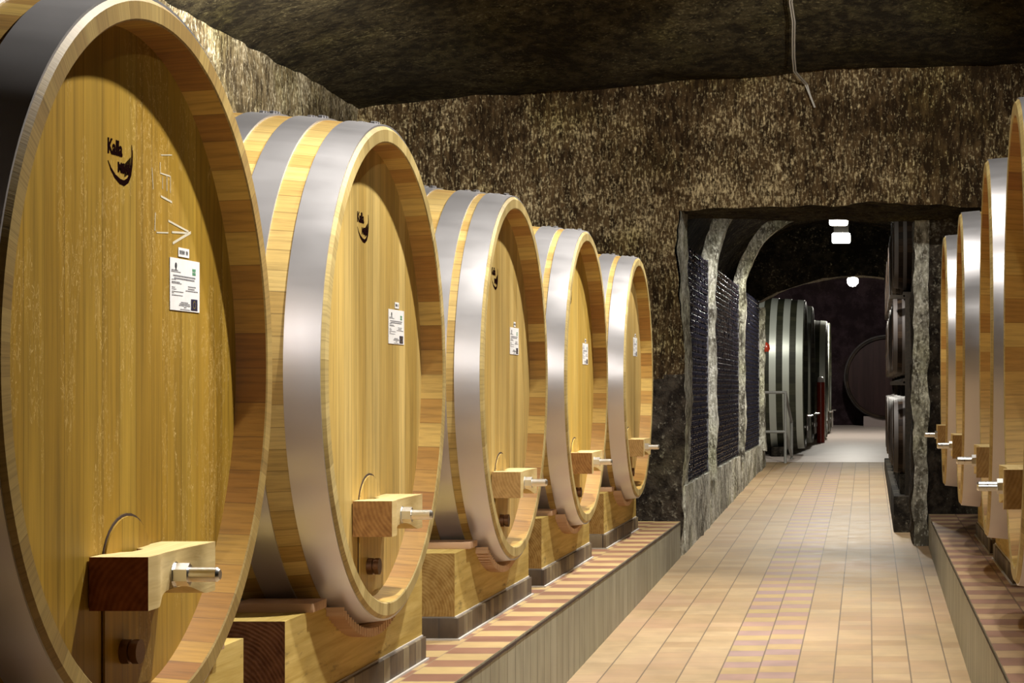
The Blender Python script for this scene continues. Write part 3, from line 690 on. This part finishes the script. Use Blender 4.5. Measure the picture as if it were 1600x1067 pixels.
for z in (1.22, 2.16):
    for x in (-.3, .3):
        b = MB(); b.box((x-.06, -.02, z), (x+.06, 11.0, z+.055)); b.obj('beam', BLACKWOOD, rk)
    b = MB(); b.box((-.5, -.02, z-.02), (.55, .06, z+.02)); b.obj('cross_beam', BLACKWOOD, rk)
for k in range(5):
    for x in (-.3, .3):
        b = MB(); b.box((x-.04, -.03+k*2.7, 0), (x+.04, .03+k*2.7, 2.2)); b.obj('post', BLACKWOOD, rk)
for k, y in enumerate(YS[:8]):
    b = MB(); b.box((.36, y-.16, EYE-1.17), (.62, y+.16, EYE-.95), 0, .01)
    tag(b.obj('support_block', BLACKSTONE), 'dark block under the %s old barrel of the bottom row' % order[k], 'block', 'blocks under the old barrels')

# dark casks with pale hoops at the rear
pal = tuple((.02+.245*k, .125) for k in range(5))
for k, (x, y, R, zt, lab) in enumerate(((-1.17, 36.6, 1.40, 1.72, 'dark cask with broad pale hoops behind the railing, the nearest one'), (-1.12, 39.7, 1.40, 1.735, 'dark cask with pale hoops mostly hidden behind the nearest striped one'),
                                   (-.90, 43.1, 1.30, 1.55, 'dark cask with pale hoops beyond the red post'), (-.885, 46.2, 1.30, 1.61, 'farthest dark cask with pale hoops, a thin sliver'))):
    bu = .06
    root, zc, hx = cask(lab, 'dark hooped casks in the rear hall', (x, y, EYE+zt-2*R-2*bu), 0, R, 2.6, bu, pal, DARKOAK, OLDHEAD, PALEHOOP, END_TAN, bar=False, hatch=False, plug=False, rivets=False, seg=72)
    for s in (-.35, .25):
        t = MB(); zz = (EYE-.62)-root.location.z; t.tube([(hx, s, zz-.12), (.06, s, zz-.12)], .018); t.tube([(.04, s, zz-.32), (.04, s, zz+.08)], .022); t.tube([(.04, s-.09, zz+.09), (.12, s+.09, zz+.09)], .012)
        t.lathe([(zz-.18, 0), (zz-.18, .035), (zz-.1, .035), (zz-.1, 0)], 12, 'z', (.04, s, 0)); t.obj('tap', BOLT, root)
    for q, w in ((-.5, 'front'), (-2.1, 'back')):
        st = MB(); st.box((x+q-.12, y-.8, floor_z(y)-.01), (x+q+.12, y+.8, root.location.z+.1))
        tag(st.obj('cask_support', BLACKSTONE), 'dark %s support under the %s striped cask of the rear hall' % (w, ('nearest', 'second', 'third', 'farthest')[k]), 'support', 'supports in the rear hall')
root, zc, hx = cask('big round plum-brown cask facing the tunnel against the rear wall', 'cask at the rear wall', (.5, 49.9, EYE+.27-1.12), -PI/2, 1.07, 1.1, .05, ((.03, .06), (.2, .06)), BROWNOAK, DARKHEAD, RUST, bar=False, hatch=False, plug=False, rivets=False)
b = MB(); b.box((-.1, 50.0, floor_z(50)), (1.1, 50.9, EYE-.74)); tag(b.obj('cask_support', flat('pale_block', (.3, .24, .23))), 'pale block under the round cask at the rear wall', 'support')
# red post, railing, red fitting
p = thing('red_cylinder', 'slim red cylinder with white top standing among the striped casks', 'cylinder', (-1.0, 41.25, floor_z(41.25)))
b = MB(); b.lathe([(0, 0), (0, .085), (1.30, .085), (1.30, 0)], 24, 'z'); b.obj('body', REDM, p)
b = MB(); b.lathe([(1.30, 0), (1.30, .07), (1.40, .06), (1.42, .03), (1.42, 0)], 24, 'z'); b.obj('cap', WHITE, p)
rl = thing('railing', 'grey tubular steel railing at the head of the steps beside the racks', 'railing', (-1.85, 33.7, floor_z(33.7)))
zr = lambda e: EYE+e-floor_z(33.7)
pts = lambda *q: [(x+1.85, y-33.7, zr(z)) for x, y, z in q]
for nm, q in (('top_rail', ((-1.86, 33.7, -.08), (-1.44, 33.7, -.08))), ('middle_rail', ((-1.86, 33.7, -.77), (-1.44, 33.7, -.77))), ('post', ((-1.44, 33.7, -.055), (-1.44, 33.7, -1.32))),
              ('sloping_rail', ((-1.44, 33.7, -.08), (-1.38, 35.0, -.62))), ('sloping_rail', ((-1.44, 33.7, -.77), (-1.38, 35.0, -1.25))), ('post', ((-1.38, 35.0, -.6), (-1.38, 35.0, -1.34)))):
    b = MB(); b.tube(pts(*q), .026, 10); b.obj(nm, RAILM, rl)
f = thing('red_valve', 'small red fitting on the end of the last rack, above the railing', 'fitting', (-1.69, 31.9, EYE+.6))
b = MB(); b.lathe([(0, 0), (0, .05), (.05, .075), (.12, .06), (.16, .02), (.16, 0)], 14, 'z'); b.obj('body', REDM, f)
b = MB(); b.tube([(0, 0, .08), (-.1, .0, .08)], .02); b.obj('pipe', RAILM, f)
# cable on the end wall
cb = MB()
def disp(p, amp, sc=(.7, 3.)): p = Vector(p); return p+noise.noise_vector(p*sc[0])*amp[0]+noise.noise_vector(p*sc[1])*amp[1]+noise.noise_vector(p*sc[1]*3)*amp[1]*.5
path = []
for k in range(10):
    y = lerp(WY-3.2, WY-.45, k/9); x = -.0385*y-.03*(k/9)
    path.append(disp(vault((x+4.95)/9.45, (y+2.6)/(WY+2.75)), (.035, .025))-Vector((0, .02, .10)))
for z in (2.86, 2.76, 2.65): path.append(disp((-.66+.10*(2.9-z)/.25, WY, E_+z), (.08, .03))-Vector((0, .075, 0)))
for d, e in ((0, 0), (.02, .02)): cb.tube([p+Vector((d if i < 11 else d*.3, 0, 0)) for i, p in enumerate(path)], .007, 8)
tag(cb.obj('electric_cable', CABLE), 'pale electric cable hanging down the dark rock above the doorway', 'cable')
# tunnel lamps
GLOW = mat_emit('lamp_glass', (1, .97, .85), 30)
for k, (x, y, z, w_, rnd, lab) in enumerate(((-.39, 26.0, 2.29, .125, False, 'bright bulkhead lamp on the tunnel vault, nearest and highest of the three'), (-.40, 29.3, 2.30, .14, False, 'bright bulkhead lamp on the tunnel vault, middle of the three'),
                                             (-.34, 44.6, 2.48, .13, True, 'round globe lamp in the rear hall, lowest of the three lamps'))):
    L = thing('ceiling_lamp', lab, 'lamp', (x, y, EYE+z), 0, 'lamps on the tunnel vault')
    b = MB()
    if rnd: b.lathe([(-w_, 0), (-w_*.85, w_*.55), (-w_*.3, w_), (w_*.3, w_), (w_*.85, w_*.5), (w_, 0)], 20, 'z')
    else: b.box((-w_, -.08, -.09), (w_, .08, .06), 0, .03)
    b.obj('diffuser', GLOW, L)
    b = MB(); b.box((-w_*.8, -.07, .06), (w_*.8, .07, .42)) if not rnd else b.lathe([(w_*.8, 0), (w_*.8, .06), (w_+.5, .06), (w_+.5, 0)], 12, 'z'); b.obj('mount', RAILM, L)
    if k < 2: lamp('SPOT', (x, y-.05, z-.2), 470, (1, .95, .84), .1, aim=(x, y-.05, -2), size=155, blend=.3)
    else: lamp('POINT', (x, y-.05, z-.28), 420, (1, .95, .84), .1)
lamp('SPOT', (-.45, 20.2, 2.3), 420, (1, .95, .88), .08, aim=(-1.0, 21.2, .0), size=100, blend=.6)
lamp('SPOT', (-1.5, 33.3, 2.3), 130, (1, .96, .86), .08, aim=(-1.9, 36.2, .6), size=110, blend=.6)   # rear hall lamp behind the low arch
L = thing('ceiling_lamp', 'bulkhead lamp on the tunnel vault just behind the doorway lintel', 'lamp', (-.45, 20.2, EYE+2.45), 0, 'lamps on the tunnel vault')
b = MB(); b.box((-.13, -.08, -.09), (.13, .08, .06), 0, .03); b.obj('diffuser', GLOW, L)
b = MB(); b.box((-.1, -.07, .06), (.1, .07, .3)); b.obj('mount', RAILM, L)
